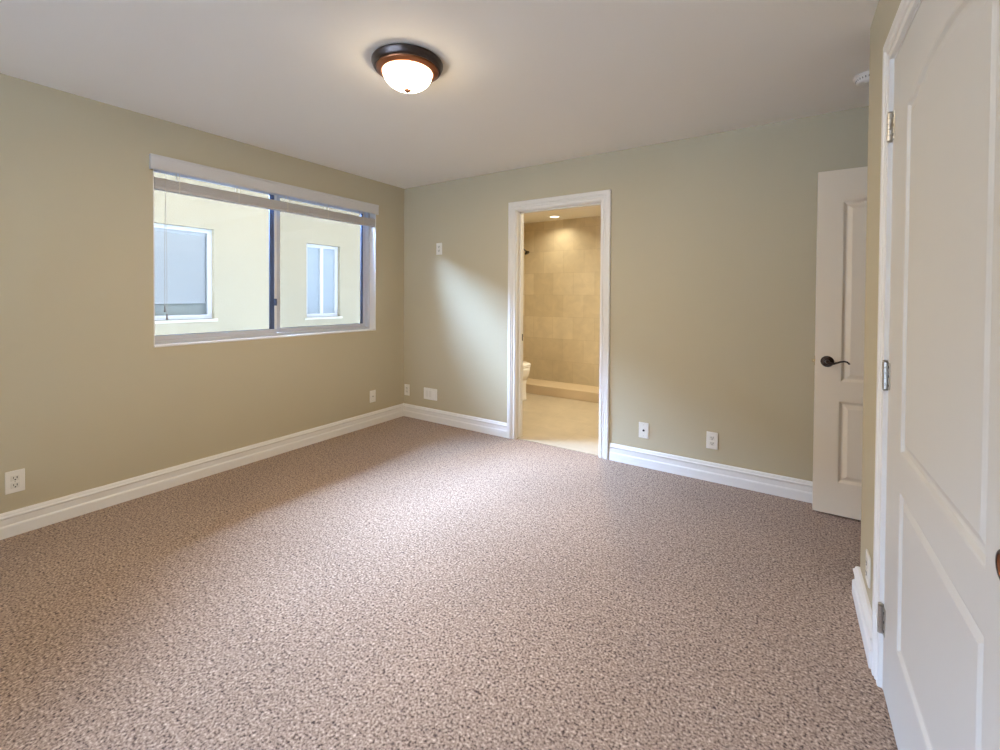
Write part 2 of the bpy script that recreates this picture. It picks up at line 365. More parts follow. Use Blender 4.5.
struct('shower_curb', bm, M_CURB, 'low golden stone curb across the front of the shower', 'curb')

# ------------------------------------------------------------------ baseboards and casings
BB = [(0, 0), (0.018, 0), (0.018, 0.054), (0.0165, 0.060), (0.0125, 0.066), (0.0125, 0.098), (0.0165, 0.103), (0.017, 0.110), (0.0125, 0.1155), (0.0115, 0.123), (0.007, 0.1315), (0, BASE_H)]
up_ = (0, 0, 1)
bm = sweep(bmesh.new(), [((0, YR, 0), (1, 0, 0), up_), ((0, 0, 0), (1, -1, 0), up_)], BB)
struct('baseboard_left', bm, M_TRIM, 'white moulded baseboard along the wall under the window', 'baseboard')
bm = sweep(bmesh.new(), [((0, 0, 0), (1, -1, 0), up_), ((1.337, 0, 0), (0, -1, 0), up_)], BB)
struct('baseboard_back', bm, M_TRIM, 'short white baseboard between the room corner and the bathroom door casing', 'baseboard')
bm = sweep(bmesh.new(), [((2.2895, 0, 0), (0, -1, 0), up_), ((XE, 0, 0), (0, -1, 0), up_)], BB)
struct('baseboard_back_entry', bm, M_TRIM, 'white baseboard between the bathroom doorway and the open entry door', 'baseboard')
bm = sweep(bmesh.new(), [((W + 0.6, YC, 0), (0, 1, 0), up_), ((W, YC, 0), (-1, 1, 0), up_), ((W, CL_Y1 + 0.083, 0), (-1, 0, 0), up_)], [(a * 1.35, b * 0.97) for a, b in BB])
struct('baseboard_right', bm, M_TRIM, 'short white baseboard turning the corner beside the closet casing', 'baseboard')
bm = sweep(bmesh.new(), [((W, CL_Y0 - 0.083, 0), (-1, 0, 0), up_), ((W, YR, 0), (-1, 0, 0), up_)], BB)
struct('baseboard_right_rear', bm, M_TRIM, 'white baseboard beyond the closet, behind the viewer', 'baseboard')

CW = 0.078
CP = [(0, 0), (0, 0.011), (0.004, 0.013), (0.018, 0.013), (0.021, 0.008), (0.027, 0.008), (0.030, 0.014), (0.036, 0.016), (0.042, 0.013), (0.047, 0.019), (CW - 0.006, 0.019), (CW, 0.015), (CW, 0)]
def casing(o2w, a0, a1, z1):
    """three mitred lengths round an opening; o2w maps (along wall, out of wall, z)"""
    def fr(a, z, ua, uz): return (o2w(a, 0, z), Vector(o2w(a + ua, 0, z + uz)) - Vector(o2w(a, 0, z)), Vector(o2w(0, 1, 0)) - Vector(o2w(0, 0, 0)))
    return sweep(bmesh.new(), [fr(a0, 0, -1, 0), fr(a0, z1, -1, 1), fr(a1, z1, 1, 1), fr(a1, 0, 1, 0)], CP)
RV = 0.006
c = struct('trim_1', casing(lambda a, d, z: (a, -d, z), DOOR[0] - RV + 0.012, DOOR[1] + RV - 0.012 , DOOR[2] + RV), M_TRIM, 'white moulded casing framing the bathroom doorway', 'door casing')
jm = obj('jamb', boxes((DOOR[0] - 0.018, DOOR[0] + 0.012, 0.0, T, 0, DOOR[2] + 0.018), (DOOR[1] - 0.012, DOOR[1] + 0.018, 0.0, T, 0, DOOR[2] + 0.018), (DOOR[0], DOOR[1], 0.0, T, DOOR[2], DOOR[2] + 0.018)), M_TRIM, c)
obj('stop', boxes((DOOR[0] + 0.012, DOOR[0] + 0.022, 0.05, 0.085, 0, DOOR[2]), (DOOR[1] - 0.022, DOOR[1] - 0.012, 0.05, 0.085, 0, DOOR[2]), (DOOR[0], DOOR[1], 0.05, 0.085, DOOR[2] - 0.01, DOOR[2])), M_TRIM, c)
sp = obj('strike_plate', boxes((DOOR[0] + 0.012, DOOR[0] + 0.0135, 0.088, 0.116, 0.885, 0.945), bev=0.0004), M_DARKMETAL, c); sp['label'] = 'dark strike plate on the jamb'
obj('threshold', boxes((DOOR[0] + 0.012, DOOR[1] - 0.012, 0.018, 0.05, 0.0, 0.006), bev=0.002), M_TILE_F, c)
c = struct('trim_2', casing(lambda a, d, z: (W - d, a, z), CL_Y0 - RV, CL_Y1 + RV, CL_Z + RV), M_TRIM, 'white moulded casing framing the closet door', 'door casing')
obj('jamb', boxes((W, W + T, CL_Y1, CL_Y1 + 0.018, 0, CL_Z + 0.018), (W, W + T, CL_Y0 - 0.018, CL_Y0, 0, CL_Z + 0.018), (W, W + T, CL_Y0, CL_Y1, CL_Z, CL_Z + 0.018)), M_TRIM, c)
c = struct('trim_3', boxes((XE, XE + T, YC + 0.03, YC + 0.048, 0, 2.06), (XE, XE + T, -0.118, -0.10, 0, 2.06), (XE, XE + T, YC + 0.03, -0.10, 2.042, 2.06)), M_TRIM, 'white jamb of the entry doorway inside the recess', 'door casing')

# ------------------------------------------------------------------ moulded two-panel doors
def arch_outline(x0, x1, z0, z1, rise, sh, inset=0.0, n=20):
    """panel outline, with a shallow arch between two small shoulders when rise > 0"""
    x0 += inset; x1 -= inset; z0 += inset; z1 -= inset
    pts = [(x0, z0), (x1, z0), (x1, z1)]
    if rise:
        a, b = x0 + sh, x1 - sh; half = (b - a) / 2; R = (half * half + rise * rise) / (2 * rise); cx = (a + b) / 2
        for k in range(n + 1):
            t = b - (b - a) * k / n
            pts.append((t, z1 + math.sqrt(max(R * R - (t - cx) ** 2, 0)) - (R - rise)))
        pts.append((x0, z1))
    else:
        pts.append((x0, z1))
    return pts

SLIM = [(0.0, 0.0), (0.005, 0.0015), (0.011, 0.008), (0.017, 0.0095), (0.022, 0.0095), (0.040, 0.0035)]
DEEP = [(0.0, 0.0), (0.004, 0.0010), (0.016, 0.0105), (0.020, 0.0115), (0.026, 0.0105), (0.044, 0.0020)]
def door_leaf(w, h, th, panels, steps=SLIM):
    """front face at y=0 looking towards -Y, leaf from x=0..w, z=0..h. Returns slab bmesh, list of panel bmeshes"""
    slab = bmesh.new()
    def loop(bm, pts, y):
        vs = [bm.verts.new((x, y, z)) for x, z in pts]
        return vs, [bm.edges.new((vs[i], vs[(i + 1) % len(vs)])) for i in range(len(vs))]
    outl = [(0, 0), (w, 0), (w, h), (0, h)]
    for y, side in ((0.0, 1), (th, -1)):
        edges = []
        ov, oe = loop(slab, outl, y); edges += oe
        if side == 1: front = ov
        else: back = ov
        for pn in panels:
            v, e = loop(slab, arch_outline(*pn), y); edges += e
        bmesh.ops.triangle_fill(slab, edges=edges, use_beauty=True, use_dissolve=False)
    for i in range(4): slab.faces.new((front[i], front[(i + 1) % 4], back[(i + 1) % 4], back[i]))
    bmesh.ops.recalc_face_normals(slab, faces=slab.faces[:])
    pm = []
    for pn in panels:
        bm = bmesh.new()
        for y0, sgn in ((0.0, 1), (th, -1)):
            rings = [[bm.verts.new((x, y0 + sgn * d, z)) for x, z in arch_outline(*pn, inset=ins)] for ins, d in steps]
            for A, B in zip(rings, rings[1:]):
                for k in range(len(A)): bm.faces.new((A[k], A[(k + 1) % len(A)], B[(k + 1) % len(A)], B[k]))
            es = [bm.edges.get((rings[-1][k], rings[-1][(k + 1) % len(rings[-1])])) for k in range(len(rings[-1]))]
            bmesh.ops.triangle_fill(bm, edges=es, use_beauty=True)
        bmesh.ops.recalc_face_normals(bm, faces=bm.faces[:])
        pm.append(bm)
    return slab, pm

def knuckle_hinge(parent, x, z, name='hinge'):
    """butt hinge seen on the room side: two leaves edge-on and a barrel of five knuckles (in leaf coordinates)"""
    bm = bmesh.new()
    for k in range(5): lathe(bm, [(0, 0.0004), (0.0078, 0.0004), (0.0078, 0.0168), (0, 0.0168)], 14, (x, -0.0082, z + k * 0.0178))
    lathe(bm, [(0, 0), (0.0045, 0), (0.008, 0.003), (0.004, 0.006), (0, 0.007)], 12, (x, -0.0082, z + 0.0895))
    lathe(bm, [(0, -0.006), (0.004, -0.005), (0.008, -0.002), (0.0045, 0), (0, 0)], 12, (x, -0.0082, z))
    box(bm, x - 0.024, x + 0.030, -0.0030, -0.0003, z + 0.001, z + 0.088, bev=0.0005, seg=1)
    h = obj(name, bm, M_STEEL, parent); h['label'] = 'brushed steel hinge'
    b2 = bmesh.new()
    for sx in (-0.016, 0.020):
        for q in (0.014, 0.044, 0.074): lathe(b2, [(0, -0.0040), (0.0042, -0.0038), (0.0050, -0.0029), (0, -0.0025)], 10, (x + sx, 0, z + q), 'Y')
    obj('screw', b2, M_SLOT, h)
    return h

# entry door: swung open against the far wall; front face y = -0.15
e = empty('door_1', (3.599, -0.150, 0.012)); tag(e, 'cream two panel door with bronze lever standing open against the far wall', 'door', kind='structure')
LW = 0.81
slab, pm = door_leaf(LW, 2.034, 0.035, [(0.116, LW - 0.116, 0.192, 0.677, 0, 0), (0.122, LW - 0.116, 0.790, 1.848, 0.04, 0.055)], DEEP)
sl = obj('door_leaf', slab, M_ENTRY, e)
for b in pm: obj('door_panel', b, M_ENTRY, e, smooth=False)
lv = bmesh.new(); hz = 0.905
lathe(lv, [(0, -0.013), (0.010, -0.0125), (0.022, -0.010), (0.0295, -0.006), (0.033, -0.002), (0.033, 0.0), (0, 0.0)], 36, (0.059, 0, hz), 'Y')
ro = obj('handle_rose', lv, M_BRONZE, e, True); ro['label'] = 'oil rubbed bronze rose'
lv = bmesh.new()
pts = [(0.059, -0.010, hz), (0.059, -0.030, hz), (0.061, -0.045, hz - 0.002), (0.071, -0.052, hz - 0.005), (0.086, -0.053, hz - 0.005), (0.102, -0.052, hz + 0.001), (0.119, -0.051, hz + 0.009), (0.134, -0.050, hz + 0.012), (0.148, -0.050, hz + 0.009), (0.156, -0.049, hz + 0.001), (0.158, -0.048, hz - 0.004)]
tube(lv, pts, [0.012, 0.011, 0.010, 0.008, 0.0062, 0.0052, 0.0048, 0.0048, 0.0050, 0.0052, 0.0040], 14)
lo = obj('lever_handle', lv, M_BRONZE, e, True); lo['label'] = 'curved bronze lever'
lt = bmesh.new(); box(lt, -0.0012, 0.0, 0.005, 0.030, hz - 0.028, hz + 0.028, bev=0.0004); box(lt, -0.014, -0.001, 0.006, 0.022, hz - 0.008, hz + 0.008, bev=0.003)
la = obj('latch', lt, M_BRASS, e); la['label'] = 'bright brass latch bolt'

# closet door: leaf frame maps x -> -Y (away from the hinge towards the viewer), front faces -X
CWD = (CL_Y1 - 0.004) - (CL_Y0 + 0.004)
e = empty('door_2', (W, CL_Y1 - 0.004, 0.008), -PI / 2); tag(e, 'white arched two panel closet door seen edge-on nearest the viewer', 'door', kind='structure')
px = lambda y: (CL_Y1 - 0.004) - y
slab, pm = door_leaf(CWD, 2.054, 0.035, [(px(-1.694), px(-2.350), 0.250, 0.724, 0, 0), (px(-1.694), px(-2.350), 0.834, 1.846, 0.042, 0.05)])
obj('door_leaf', slab, M_DOOR, e)
for b in pm: obj('door_panel', b, M_DOOR, e)
for hz2 in (1.797, 0.988, 0.184): knuckle_hinge(e, -0.002, hz2)
kb = bmesh.new(); kx = px(-2.424); kz = 0.876
lathe(kb, [(0.0180, 0.001), (0.0190, -0.0032), (0.0230, -0.0036), (0.0250, -0.0022), (0.0252, 0.0), (0.0180, 0.0)], 40, (kx, 0, kz), 'Y')
k_ = obj('pull_rim', kb, M_BRONZE, e, True); k_['label'] = 'dark bronze rim of the round flush pull'
kb = bmesh.new()
lathe(kb, [(0.0188, -0.0026), (0.0178, -0.0012), (0.011, -0.0006), (0, -0.0004), (0, -0.0002), (0.0188, -0.0002)], 40, (kx, 0, kz), 'Y')
k_ = obj('pull_cup', kb, M_COPPER, e, True); k_['label'] = 'brown cup of the flush pull'

# ------------------------------------------------------------------ window in the left wall
y0, y1, z0, z1 = WIN
win = empty('window_1', (0, (y0 + y1) / 2, z0)); tag(win, 'white sliding window looking out on the cream house next door', 'window', kind='structure')
def wpart(name, bm, mat, parent=None, label=None):
    o = obj(name, bm, mat, parent or win)
    if not parent: o.matrix_parent_inverse = Matrix.Translation(-win.location)
    if label: o['label'] = label
    return o
FX0, FX1 = -0.155, -0.085
yf = y0 - 0.052                              # the frame runs on behind the plastered return on the near side
wpart('window_sill', boxes((FX1, 0.006, y0, y1, z0, z0 + 0.012), bev=0.003), M_TRIM)
wpart('reveal', boxes((FX1, 0.0, y1 - 0.006, y1, z0 + 0.012, z1), (FX1, 0.0, y0, y0 + 0.006, z0 + 0.012, z1), (FX1, 0.0, y0, y1, z1 - 0.006, z1)), M_TRIM)
fr = bmesh.new()
for b in ((FX0, FX1, yf, y1, z0, z0 + 0.034), (FX0, FX1, yf, y1, z1 - 0.04, z1), (FX0, FX1, yf, yf + 0.03, z0 + 0.034, z1 - 0.04), (FX0, FX1, y1 - 0.03, y1, z0 + 0.034, z1 - 0.04)): box(fr, *b, bev=0.003)
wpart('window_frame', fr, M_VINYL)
ym = -1.380
def sash(xa, xb, ya, yb, glass, gname, swr=0.042):
    s = bmesh.new(); za, zb, sw = z0 + 0.034, z1 - 0.04, 0.042
    for b in ((xa, xb, ya, yb, za, za + 0.032), (xa, xb, ya, yb, zb - 0.032, zb), (xa, xb, ya, ya + sw, za + 0.032, zb - 0.032), (xa, xb, yb - swr, yb, za + 0.032, zb - 0.032)): box(s, *b, bev=0.003)
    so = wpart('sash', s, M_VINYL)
    xm = xa + 0.005
    g = wpart('glass', boxes((xm - 0.002, xm + 0.002, ya + sw - 0.004, yb - swr + 0.004, za + 0.028, zb - 0.028)), glass, None)
    k = 0.007
    gk = bmesh.new(); kw = 0.034 if gname == 'meeting' else 0.020
    for b in ((xm + 0.002, xm + 0.007, ya + sw, ya + sw + k, za + 0.032, zb - 0.032), (xm + 0.002, xb - 0.004, yb - swr - kw, yb - swr, za + 0.032, zb - 0.032), (xm + 0.002, xm + 0.007, ya + sw, yb - swr, za + 0.032, za + 0.032 + k * 0.5)): box(gk, *b)
    if gname == 'meeting': wpart('meeting_stile_reflection', boxes((xb - 0.001, xb + 0.006, yb - 0.019, yb - 0.001, za + 0.032, zb - 0.032), bev=0.002), M_FARVINYL, None, 'meeting stile strip painted bright for sky reflection')  # whiter strip laid on the stile: sky reflection put into its colour
    wpart('gasket', gk, M_GASKET, None, 'dark glazing gasket')
    return so
sash(-0.118, -0.092, yf + 0.03, -1.358, M_GLASS, 'meeting', 0.020)
sash(-0.150, -0.122, -1.352, y1 - 0.03, M_SCREENGLASS, 'far', 0.026)
lc = bmesh.new(); box(lc, -0.092, -0.078, -1.384, -1.362, 1.205, 1.262, bev=0.003); box(lc, -0.082, -0.068, -1.380, -1.366, 1.220, 1.245, bev=0.003)
wpart('window_latch', lc, M_GASKET, None, 'small dark latch on the meeting stile')

# invented glass opening behind the viewer, added to let in fill daylight
rw = bmesh.new()
for b in ((0.45, 3.25, YR - 0.09, YR - 0.03, 0.05, 0.11), (0.45, 3.25, YR - 0.09, YR - 0.03, 2.14, 2.2), (0.45, 0.51, YR - 0.09, YR - 0.03, 0.11, 2.14), (3.19, 3.25, YR - 0.09, YR - 0.03, 0.11, 2.14), (1.81, 1.89, YR - 0.09, YR - 0.03, 0.11, 2.14)): box(rw, *b, bev=0.004)
w2 = struct('rear_fill_opening', rw, M_VINYL, 'unseen glass opening added behind the viewer to admit fill daylight', 'window')
obj('glass', boxes((0.51, 1.81, YR - 0.062, YR - 0.058, 0.11, 2.14), (1.89, 3.19, YR - 0.062, YR - 0.058, 0.11, 2.14)), M_GLASS, w2)

# ------------------------------------------------------------------ raised blind
bl = empty('window_blind', (0, -1.315, 1.96)); tag(bl, 'white slatted blind drawn up under its valance at the top of the window', 'blind')
def bpart(name, bm, mat, label=None):
    o = obj(name, bm, mat, bl); o.matrix_parent_inverse = Matrix.Translation(-bl.location)
    if label: o['label'] = label
    return o
VY0, VY1 = -2.255, -0.378
v = sweep(bmesh.new(), [((0.0, VY0, 2.100), (1, 0, 0), (0, 0, 1)), ((0.0, VY1, 2.100), (1, 0, 0), (0, 0, 1))],
          [(0.020, 0.0), (0.030, 0.0), (0.031, 0.006), (0.028, 0.012), (0.028, 0.078), (0.032, 0.086), (0.032, 0.094), (0.0, 0.094), (0.0, 0.088), (0.020, 0.088)])
bpart('valance', v, M_VALANCE)
for ya_ in (VY0, VY1 - 0.010): bpart('valance_return', boxes((0.0, 0.020, ya_, ya_ + 0.010, 2.100, 2.190), bev=0.001), M_VALANCE)
bpart('headrail', boxes((-0.055, -0.003, y0 + 0.008, y1 - 0.008, 2.146, 2.178), bev=0.002), M_VALANCE)
st = bmesh.new(); nsl = 17
for k in range(nsl):
    zz = 2.000 + k * 0.0033; j = random.uniform(-0.0012, 0.0012)
    box(st, -0.052 + j, -0.002 + j, y0 + 0.010 + random.uniform(0, .003), y1 - 0.010 - random.uniform(0, .003), zz, zz + 0.0027)
bpart('slat_stack', st, M_SLAT)
bpart('bottom_rail', boxes((-0.053, -0.001, y0 + 0.009, y1 - 0.009, 1.981, 1.999), bev=0.003), M_SLAT)
for yy in (-2.085, -1.70, -1.315, -0.93, -0.545):
    bpart('ladder_cord', boxes((-0.0012, -0.0002, yy - 0.0035, yy + 0.0035, 1.978, 2.147), (-0.0535, -0.0525, yy - 0.0035, yy + 0.0035, 1.978, 2.147)), M_CORD)
for yy, zb in ((-2.176, 1.215), (-2.164, 1.160)):
    cd = tube(bmesh.new(), [(0.006, -2.168, 2.15), (0.008, -2.169, 1.95), (0.007, yy, zb + 0.4), (0.006, yy, zb)], 0.0014, 8)
    c_ = bpart('pull_cord', cd, M_CORD)
    ts = lathe(bmesh.new(), [(0, 0.004), (0.003, 0.003), (0.0045, -0.012), (0.0065, -0.034), (0.005, -0.040), (0, -0.041)], 14, (0.006, yy, zb))
    t_ = obj('tassel', ts, M_TASSEL, c_, True); t_['label'] = 'dark cord tassel'

# ------------------------------------------------------------------ house next door
XN = -1.80
nh = empty('neighboring_house', (XN, 0, -0.3)); tag(nh, 'cream stucco house with two windows seen through the bedroom window', 'house')
NP = Matrix.Translation(-Vector(nh.location))
def npart(name, bm, mat, parent=None, label=None):
    o = obj(name, bm, mat, parent or nh)
    if not parent: o.matrix_parent_inverse = NP
    if label: o['label'] = label
    return o
LWN = (-2.35, -1.075, 1.030, 2.005); RWN = (0.030, 0.545, 1.000, 1.975)
npart('wall', wall('x', XN - 0.2, XN, -5.0, 4.5, -0.3, 2.62, [LWN, RWN]), M_STUCCO)
rf = bmesh.new()
for a, b in (((XN + 0.12, 2.60), (XN - 4.5, 3.75)),):
    vs = []
    for yy in (-5.4, 4.9):
        vs.append([bm_v for bm_v in (rf.verts.new((a[0], yy, a[1])), rf.verts.new((b[0], yy, b[1])), rf.verts.new((b[0], yy, b[1] + 0.12)), rf.verts.new((a[0], yy, a[1] + 0.10)))])
    for k in range(4): rf.faces.new((vs[0][k], vs[0][(k + 1) % 4], vs[1][(k + 1) % 4], vs[1][k]))
    rf.faces.new(vs[0]); rf.faces.new(vs[1][::-1])
bmesh.ops.recalc_face_normals(rf, faces=rf.faces[:])
npart('roof', rf, M_ROOF)
def far_window(wn, kind):
    a, b, c, d = wn; f = bmesh.new(); xa, xb, t = XN - 0.10, XN - 0.055, 0.045
    for q in ((xa, xb, a, b, c, c + t), (xa, xb, a, b, d - t, d), (xa, xb, a, a + t, c + t, d - t), (xa, xb, b - t, b, c + t, d - t)): box(f, *q, bev=0.003)
    if kind == 'split': box(f, xa, xb + 0.004, (a + b) / 2 - 0.022, (a + b) / 2 + 0.022, c + t, d - t, bev=0.003)
    o = npart('window', f, M_FARVINYL)
    if kind == 'split':
        obj('pane', boxes((xa + 0.015, xa + 0.021, a + t, b - t, c + t, d - t)), M_FARGLASS, o).matrix_parent_inverse = Matrix.Identity(4)
        o['label'] = 'narrow two light window with bluish panes'
    else:
        obj('pane', boxes((xa + 0.034, xa + 0.038, a + t, b - t, c + t, d - t)), M_GLASS, o)
        s = bmesh.new(); zz = 1.225
        while zz < d - t - 0.03:
            r = bmesh.ops.create_cube(s, size=1.0)
            for vv in r['verts']:
                lx, ly, lz = vv.co.x * 0.024, vv.co.y, vv.co.z * 0.0012
                ca, sa = math.cos(1.1), -math.sin(1.1)
                vv.co = Vector((xa - 0.000 + lx * ca - lz * sa, a + t + 0.01 + (ly + .5) * (b - a - 2 * t - 0.014), zz + lx * sa + lz * ca))
            zz += 0.021
        box(s, xa - 0.014, xa + 0.014, a + t + 0.01, b - t - 0.004, d - t - 0.03, d - t)
        m_ = obj('mini_blind', s, M_MINI, o); m_['label'] = 'white mini blind half lowered'
        obj('blind_rail', boxes((xa - 0.014, xa + 0.014, a + t + 0.01, b - t - 0.004, 1.195, 1.217), bev=0.004), M_MINI, o)
        o['label'] = 'wide window with a white mini blind'
    # sill and head recess trim
    npart('window_ledge', boxes((XN - 0.055, XN + 0.012, a - 0.03, b + 0.03, c - 0.03, c)), M_STUCCO_TRIM)
far_window(LWN, 'blind'); far_window(RWN, 'split')
npart('pane_reflection_panel', boxes((XN - 0.130, XN - 0.126, LWN[0], LWN[1], LWN[2], LWN[3])), M_PANE_REFLECT, None, 'grey green panel imitating the pane reflection behind the blind')  # opaque panel coloured like the sky and house mirrored in the pane
struct('ground_outside', boxes((-14, 14, -22, 12, -0.42, -0.30)), M_GROUND, 'pale concrete ground outside between the houses', 'ground')

# ------------------------------------------------------------------ ceiling light
LX, LY = 1.873, -1.826
cl = empty('ceiling_light', (LX, LY, H)); tag(cl, 'lit flush ceiling light with a dark bronze ring and frosted glass bowl', 'ceiling light')
b = lathe(bmesh.new(), [(0, -0.001), (0.150, -0.001), (0.167, -0.002), (0.172, -0.007), (0.172, -0.014), (0.167, -0.020), (0.166, -0.028), (0.161, -0.036), (0.156, -0.040), (0.151, -0.039), (0.150, -0.036), (0, -0.030)], 72)
o = obj('base_ring', b, M_BRONZE, cl, True); o['label'] = 'dark bronze outer ring'
b = lathe(bmesh.new(), [(0.1515, -0.0390), (0.1505, -0.0440), (0.146, -0.0475), (0.139, -0.0500), (0.132, -0.0555), (0.124, -0.0570), (0.1195, -0.0540), (0.1195, -0.040)], 72)
o = obj('inner_ring', b, M_COPPER, cl, True); o['label'] = 'copper toned inner rim'
prof = [(0.118, -0.048)]
for k in range(1, 15):
    a = (PI / 2) * k / 14
    prof.append((0.118 * math.cos(a) if k < 14 else 0.0, -0.053 - 0.082 * math.sin(a)))
b = lathe(bmesh.new(), prof, 64)
o = obj('glass_bowl', b, M_BOWL, cl, True); o['label'] = 'glowing frosted glass bowl'
b = lathe(bmesh.new(), [(0, -0.1340), (0.0165, -0.1343), (0.0190, -0.137), (0.0130, -0.1405), (0.0135, -0.1435), (0.0065, -0.1475), (0, -0.1485)], 28)
o = obj('finial', b, M_COPPER, cl, True); o['label'] = 'small copper finial'
bulb = bpy.data.lights.new('bulbs', 'AREA'); bulb.shape = 'DISK'; bulb.size = 0.19; bulb.energy = LAMP_W; bulb.color = LAMP_COLOR
bo = bpy.data.objects.new('bulbs', bulb); C.objects.link(bo); bo.location = (LX, LY, H - 0.058)

# smoke detector
sd = empty('smoke_detector', (3.797, -0.46, H)); tag(sd, 'round white smoke detector on the ceiling by the entry recess', 'smoke detector')
b = lathe(bmesh.new(), [(0, 0), (0.070, 0), (0.070, -0.008), (0.066, -0.012), (0.062, -0.012), (0.058, -0.030), (0.050, -0.037), (0.020, -0.039), (0, -0.039)], 48)
obj('housing', b, M_SMOKE, sd, True)
b = bmesh.new()
for k in range(28):
    a = 2 * PI * k / 28
    r0 = 0.0592
    lathe(b, [(0, -0.026), (0.002, -0.026), (0.002, -0.017), (0, -0.017)], 6, (r0 * math.cos(a), r0 * math.sin(a), 0))
o = obj('vent_slots', b, M_SLOT, sd); o['label'] = 'dark sensing slots'
o = obj('test_button', lathe(bmesh.new(), [(0, -0.0415), (0.009, -0.041), (0.010, -0.038), (0, -0.038)], 24, (-0.015, -0.012, 0)), M_PLATE2, sd, True)

# ------------------------------------------------------------------ wall plates
def plate(loc, rz, kind, label, group=None, w_=0.073, h_=0.118, name='wall_outlet', cat='outlet', dark=True):
    group = group or {'wall_outlet': 'wall outlets', 'cable_plate': 'cable plates'}.get(name)
    e = empty(name, loc, rz); tag(e, label, cat, group)
    hw, hh = w_ / 2, h_ / 2
    obj('cover_plate', box(bmesh.new(), -hw, hw, -0.0065, 0.0, -hh, hh, bev=0.0025), M_PLATE, e)
    def screw(x, z):
        obj('screw', lathe(bmesh.new(), [(0, -0.0078), (0.0025, -0.0075), (0.0033, -0.0064), (0, -0.006)], 14, (x, 0, z), 'Y'), M_SCREW, e)
    if kind == 'duplex':
        for s in (-1, 1):
            cz = s * 0.0195
            r = obj('receptacle', box(bmesh.new(), -0.0165, 0.0165, -0.0085, -0.0055, cz - 0.0145, cz + 0.0145, bev=0.0012), M_PLATE2, e)
            sl = bmesh.new()
            box(sl, -0.0078, -0.0052, -0.0092, -0.0080, cz - 0.002, cz + 0.008)
            box(sl, 0.0050, 0.0082, -0.0092, -0.0080, cz - 0.003, cz + 0.008)
            lathe(sl, [(0, -0.0092), (0.0032, -0.0092), (0.0032, -0.0080), (0, -0.0080)], 12, (0, 0, cz - 0.008), 'Y')
            k = obj('slots', sl, M_SLOT, r); k['label'] = 'dark plug slots'
        screw(0, 0)
    elif kind == 'decora':
        r = obj('receptacle', box(bmesh.new(), -0.0165, 0.0165, -0.009, -0.0055, -0.0335, 0.0335, bev=0.0012), M_PLATE2, e)
        for cz in (-0.018, 0.018):
            sl = bmesh.new(); box(sl, -0.0078, -0.0052, -0.0097, -0.0085, cz - 0.002, cz + 0.008); box(sl, 0.0050, 0.0082, -0.0097, -0.0085, cz - 0.003, cz + 0.008)
            obj('slots', sl, M_SLOT, r)
        for z in (-0.048, 0.048): screw(0, z)
    elif kind == 'coax':
        j = lathe(bmesh.new(), [(0, -0.018), (0.0045, -0.018), (0.0048, -0.010), (0.0075, -0.0098), (0.0080, -0.0060), (0, -0.0060)], 16, (0, 0, 0), 'Y')
        q = obj('jack', j, M_DARKMETAL if dark else M_SCREW, e, True)
        for z in (-0.042, 0.042): screw(0, z)
    elif kind == 'wide':
        for x in (-0.046, 0.0, 0.046):
            obj('insert', box(bmesh.new(), x - 0.0165, x + 0.0165, -0.0085, -0.0055, -0.0335, 0.0335, bev=0.0012), M_PLATE2 if x < 0.04 else M_PLATE, e)
            for z in (-0.048, 0.048): screw(x, z)
    return e
LF, BK, RG = PI / 2, 0.0, -PI / 2
plate((0, -2.855, 0.286), LF, 'duplex', 'white duplex outlet low on the window wall, farthest from the corner')
plate((0, -0.428, 0.288), LF, 'coax', 'white cable plate low on the window wall under the end of the window', name='cable_plate', cat='wall plate', dark=False)
plate((0.052, 0, 0.284), BK, 'decora', 'narrow white outlet beside the room corner, next to the wide plate')
plate((0.386, 0, 0.281), BK, 'wide', 'wide white three gang plate low on the far wall near the corner', w_=0.180, h_=0.118, name='wall_plate', cat='wall plate')
plate((0.497, 0, 1.770), BK, 'duplex', 'white outlet set high on the far wall between window and bathroom doorway')
plate((2.551, 0, 0.278), BK, 'coax', 'white plate with one dark cable jack just past the bathroom doorway', name='cable_plate', cat='wall plate', group=None)
plate((3.025, 0, 0.287), BK, 'duplex', 'white duplex outlet low on the far wall, nearer the open entry door')
plate((W, -1.199, 0.245), RG, 'duplex', 'white outlet seen edge-on beside the closet door casing')

# ------------------------------------------------------------------ bathroom fittings
def recessed(x, y, watts, spread, label):
    rl = empty('recessed_light', (x, y, H)); tag(rl, label, 'recessed light', 'bathroom recessed lights')
    obj('trim_ring', lathe(bmesh.new(), [(0.070, -0.001), (0.092, -0.001), (0.092, -0.005), (0.086, -0.008), (0.072, -0.008), (0.070, -0.004)], 48), M_PLATE, rl, True)
    obj('lens', lathe(bmesh.new(), [(0, -0.0045), (0.070, -0.0045), (0.070, -0.0015), (0, -0.0015)], 48), M_LENS, rl)
    ld = bpy.data.lights.new('downlight_lamp', 'AREA'); ld.shape = 'DISK'; ld.size = 0.13; ld.energy = watts; ld.color = DOWNLIGHT_COLOR
    ld.spread = math.radians(spread)
    lo = bpy.data.objects.new('downlight_lamp', ld); C.objects.link(lo); lo.location = (x, y, H - 0.012)
recessed(0.657, 2.30, DOWNLIGHT_W * 0.24, 140, 'round lit recessed light in the shower ceiling, seen through the bathroom doorway')
recessed(1.75, 1.00, DOWNLIGHT_W * 2.35, 160, 'added unseen recessed fill light in the bathroom ceiling behind the door head')  # invented second downlight, added as bathroom fill

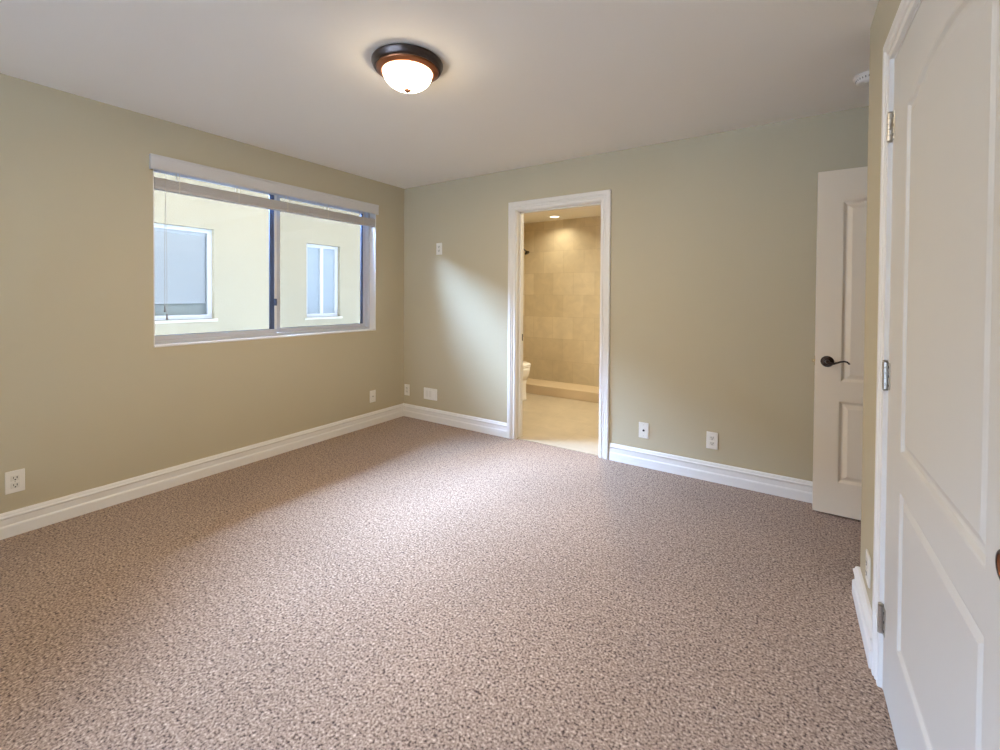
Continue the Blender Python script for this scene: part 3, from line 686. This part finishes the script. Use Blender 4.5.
sh = empty('shower_head', (BX0, 2.37, 1.985)); tag(sh, 'dark shower head on the tiled side wall, half behind the door jamb', 'shower head')
obj('flange', lathe(bmesh.new(), [(0, 0.008), (0.014, 0.008), (0.026, 0.004), (0.028, 0.0), (0, 0)], 28, (0, 0, 0.03), 'X'), M_DARKMETAL, sh, True)
obj('shower_arm', tube(bmesh.new(), [(0, 0, 0.03), (0.06, 0, 0.038), (0.11, 0, 0.028), (0.145, 0, -0.002)], 0.009, 12), M_DARKMETAL, sh, True)
hb = lathe(bmesh.new(), [(0, 0.012), (0.012, 0.010), (0.016, -0.004), (0.034, -0.022), (0.040, -0.034), (0.038, -0.040), (0, -0.041)], 32)
hd = obj('spray_face', hb, M_DARKMETAL, sh, True); hd.location = (0.152, 0, -0.008); hd.rotation_euler = (0, -0.6, 0)

to = empty('toilet', (0.095, 1.36, 0)); tag(to, 'white toilet with closed lid behind the bathroom door jamb', 'toilet')
def ell(bm, specs, n=40):
    """stack of rounded rings: (cx, rx_back, rx_front, ry, z)"""
    rings = []
    for cx, rb, rf_, ry, z in specs:
        ring = []
        for k in range(n):
            a = 2 * PI * k / n; c_, s_ = math.cos(a), math.sin(a)
            rx = rf_ if c_ > 0 else rb
            ring.append(bm.verts.new((cx + rx * c_, ry * s_ * (1 if c_ > 0 else 1), z)))
        rings.append(ring)
    for A, B in zip(rings, rings[1:]):
        for k in range(n): bm.faces.new((A[k], A[(k + 1) % n], B[(k + 1) % n], B[k]))
    bm.faces.new(rings[0][::-1]); bm.faces.new(rings[-1])
    bmesh.ops.recalc_face_normals(bm, faces=bm.faces[:])
    return bm
obj('pedestal', ell(bmesh.new(), [(0.36, 0.24, 0.292, 0.130, 0.0), (0.36, 0.24, 0.288, 0.127, 0.02), (0.36, 0.22, 0.280, 0.116, 0.10), (0.36, 0.22, 0.282, 0.122, 0.20), (0.37, 0.22, 0.285, 0.145, 0.275)]), M_PORC, to, True)
obj('bowl', ell(bmesh.new(), [(0.38, 0.22, 0.275, 0.145, 0.255), (0.40, 0.22, 0.276, 0.174, 0.315), (0.41, 0.22, 0.277, 0.184, 0.375), (0.41, 0.22, 0.278, 0.184, 0.412)]), M_PORC, to, True)
obj('seat', ell(bmesh.new(), [(0.41, 0.21, 0.280, 0.186, 0.413), (0.41, 0.21, 0.285, 0.190, 0.421), (0.41, 0.21, 0.281, 0.186, 0.430)]), M_PORC, to, True)
obj('lid', ell(bmesh.new(), [(0.41, 0.21, 0.281, 0.186, 0.432), (0.41, 0.21, 0.286, 0.191, 0.440), (0.41, 0.21, 0.282, 0.187, 0.452), (0.41, 0.19, 0.260, 0.168, 0.459)]), M_PORC, to, True)
tk = obj('tank', box(bmesh.new(), -0.075, 0.135, -0.22, 0.22, 0.385, 0.72, bev=0.03, seg=4), M_PORC, to, True)
obj('tank_lid', box(bmesh.new(), -0.082, 0.145, -0.23, 0.23, 0.722, 0.755, bev=0.012, seg=3), M_PORC, to, True)
obj('flush_lever', tube(bmesh.new(), [(0.135, -0.15, 0.65), (0.152, -0.15, 0.65), (0.155, -0.11, 0.645), (0.155, -0.08, 0.64)], 0.007, 10), M_STEEL, to, True)
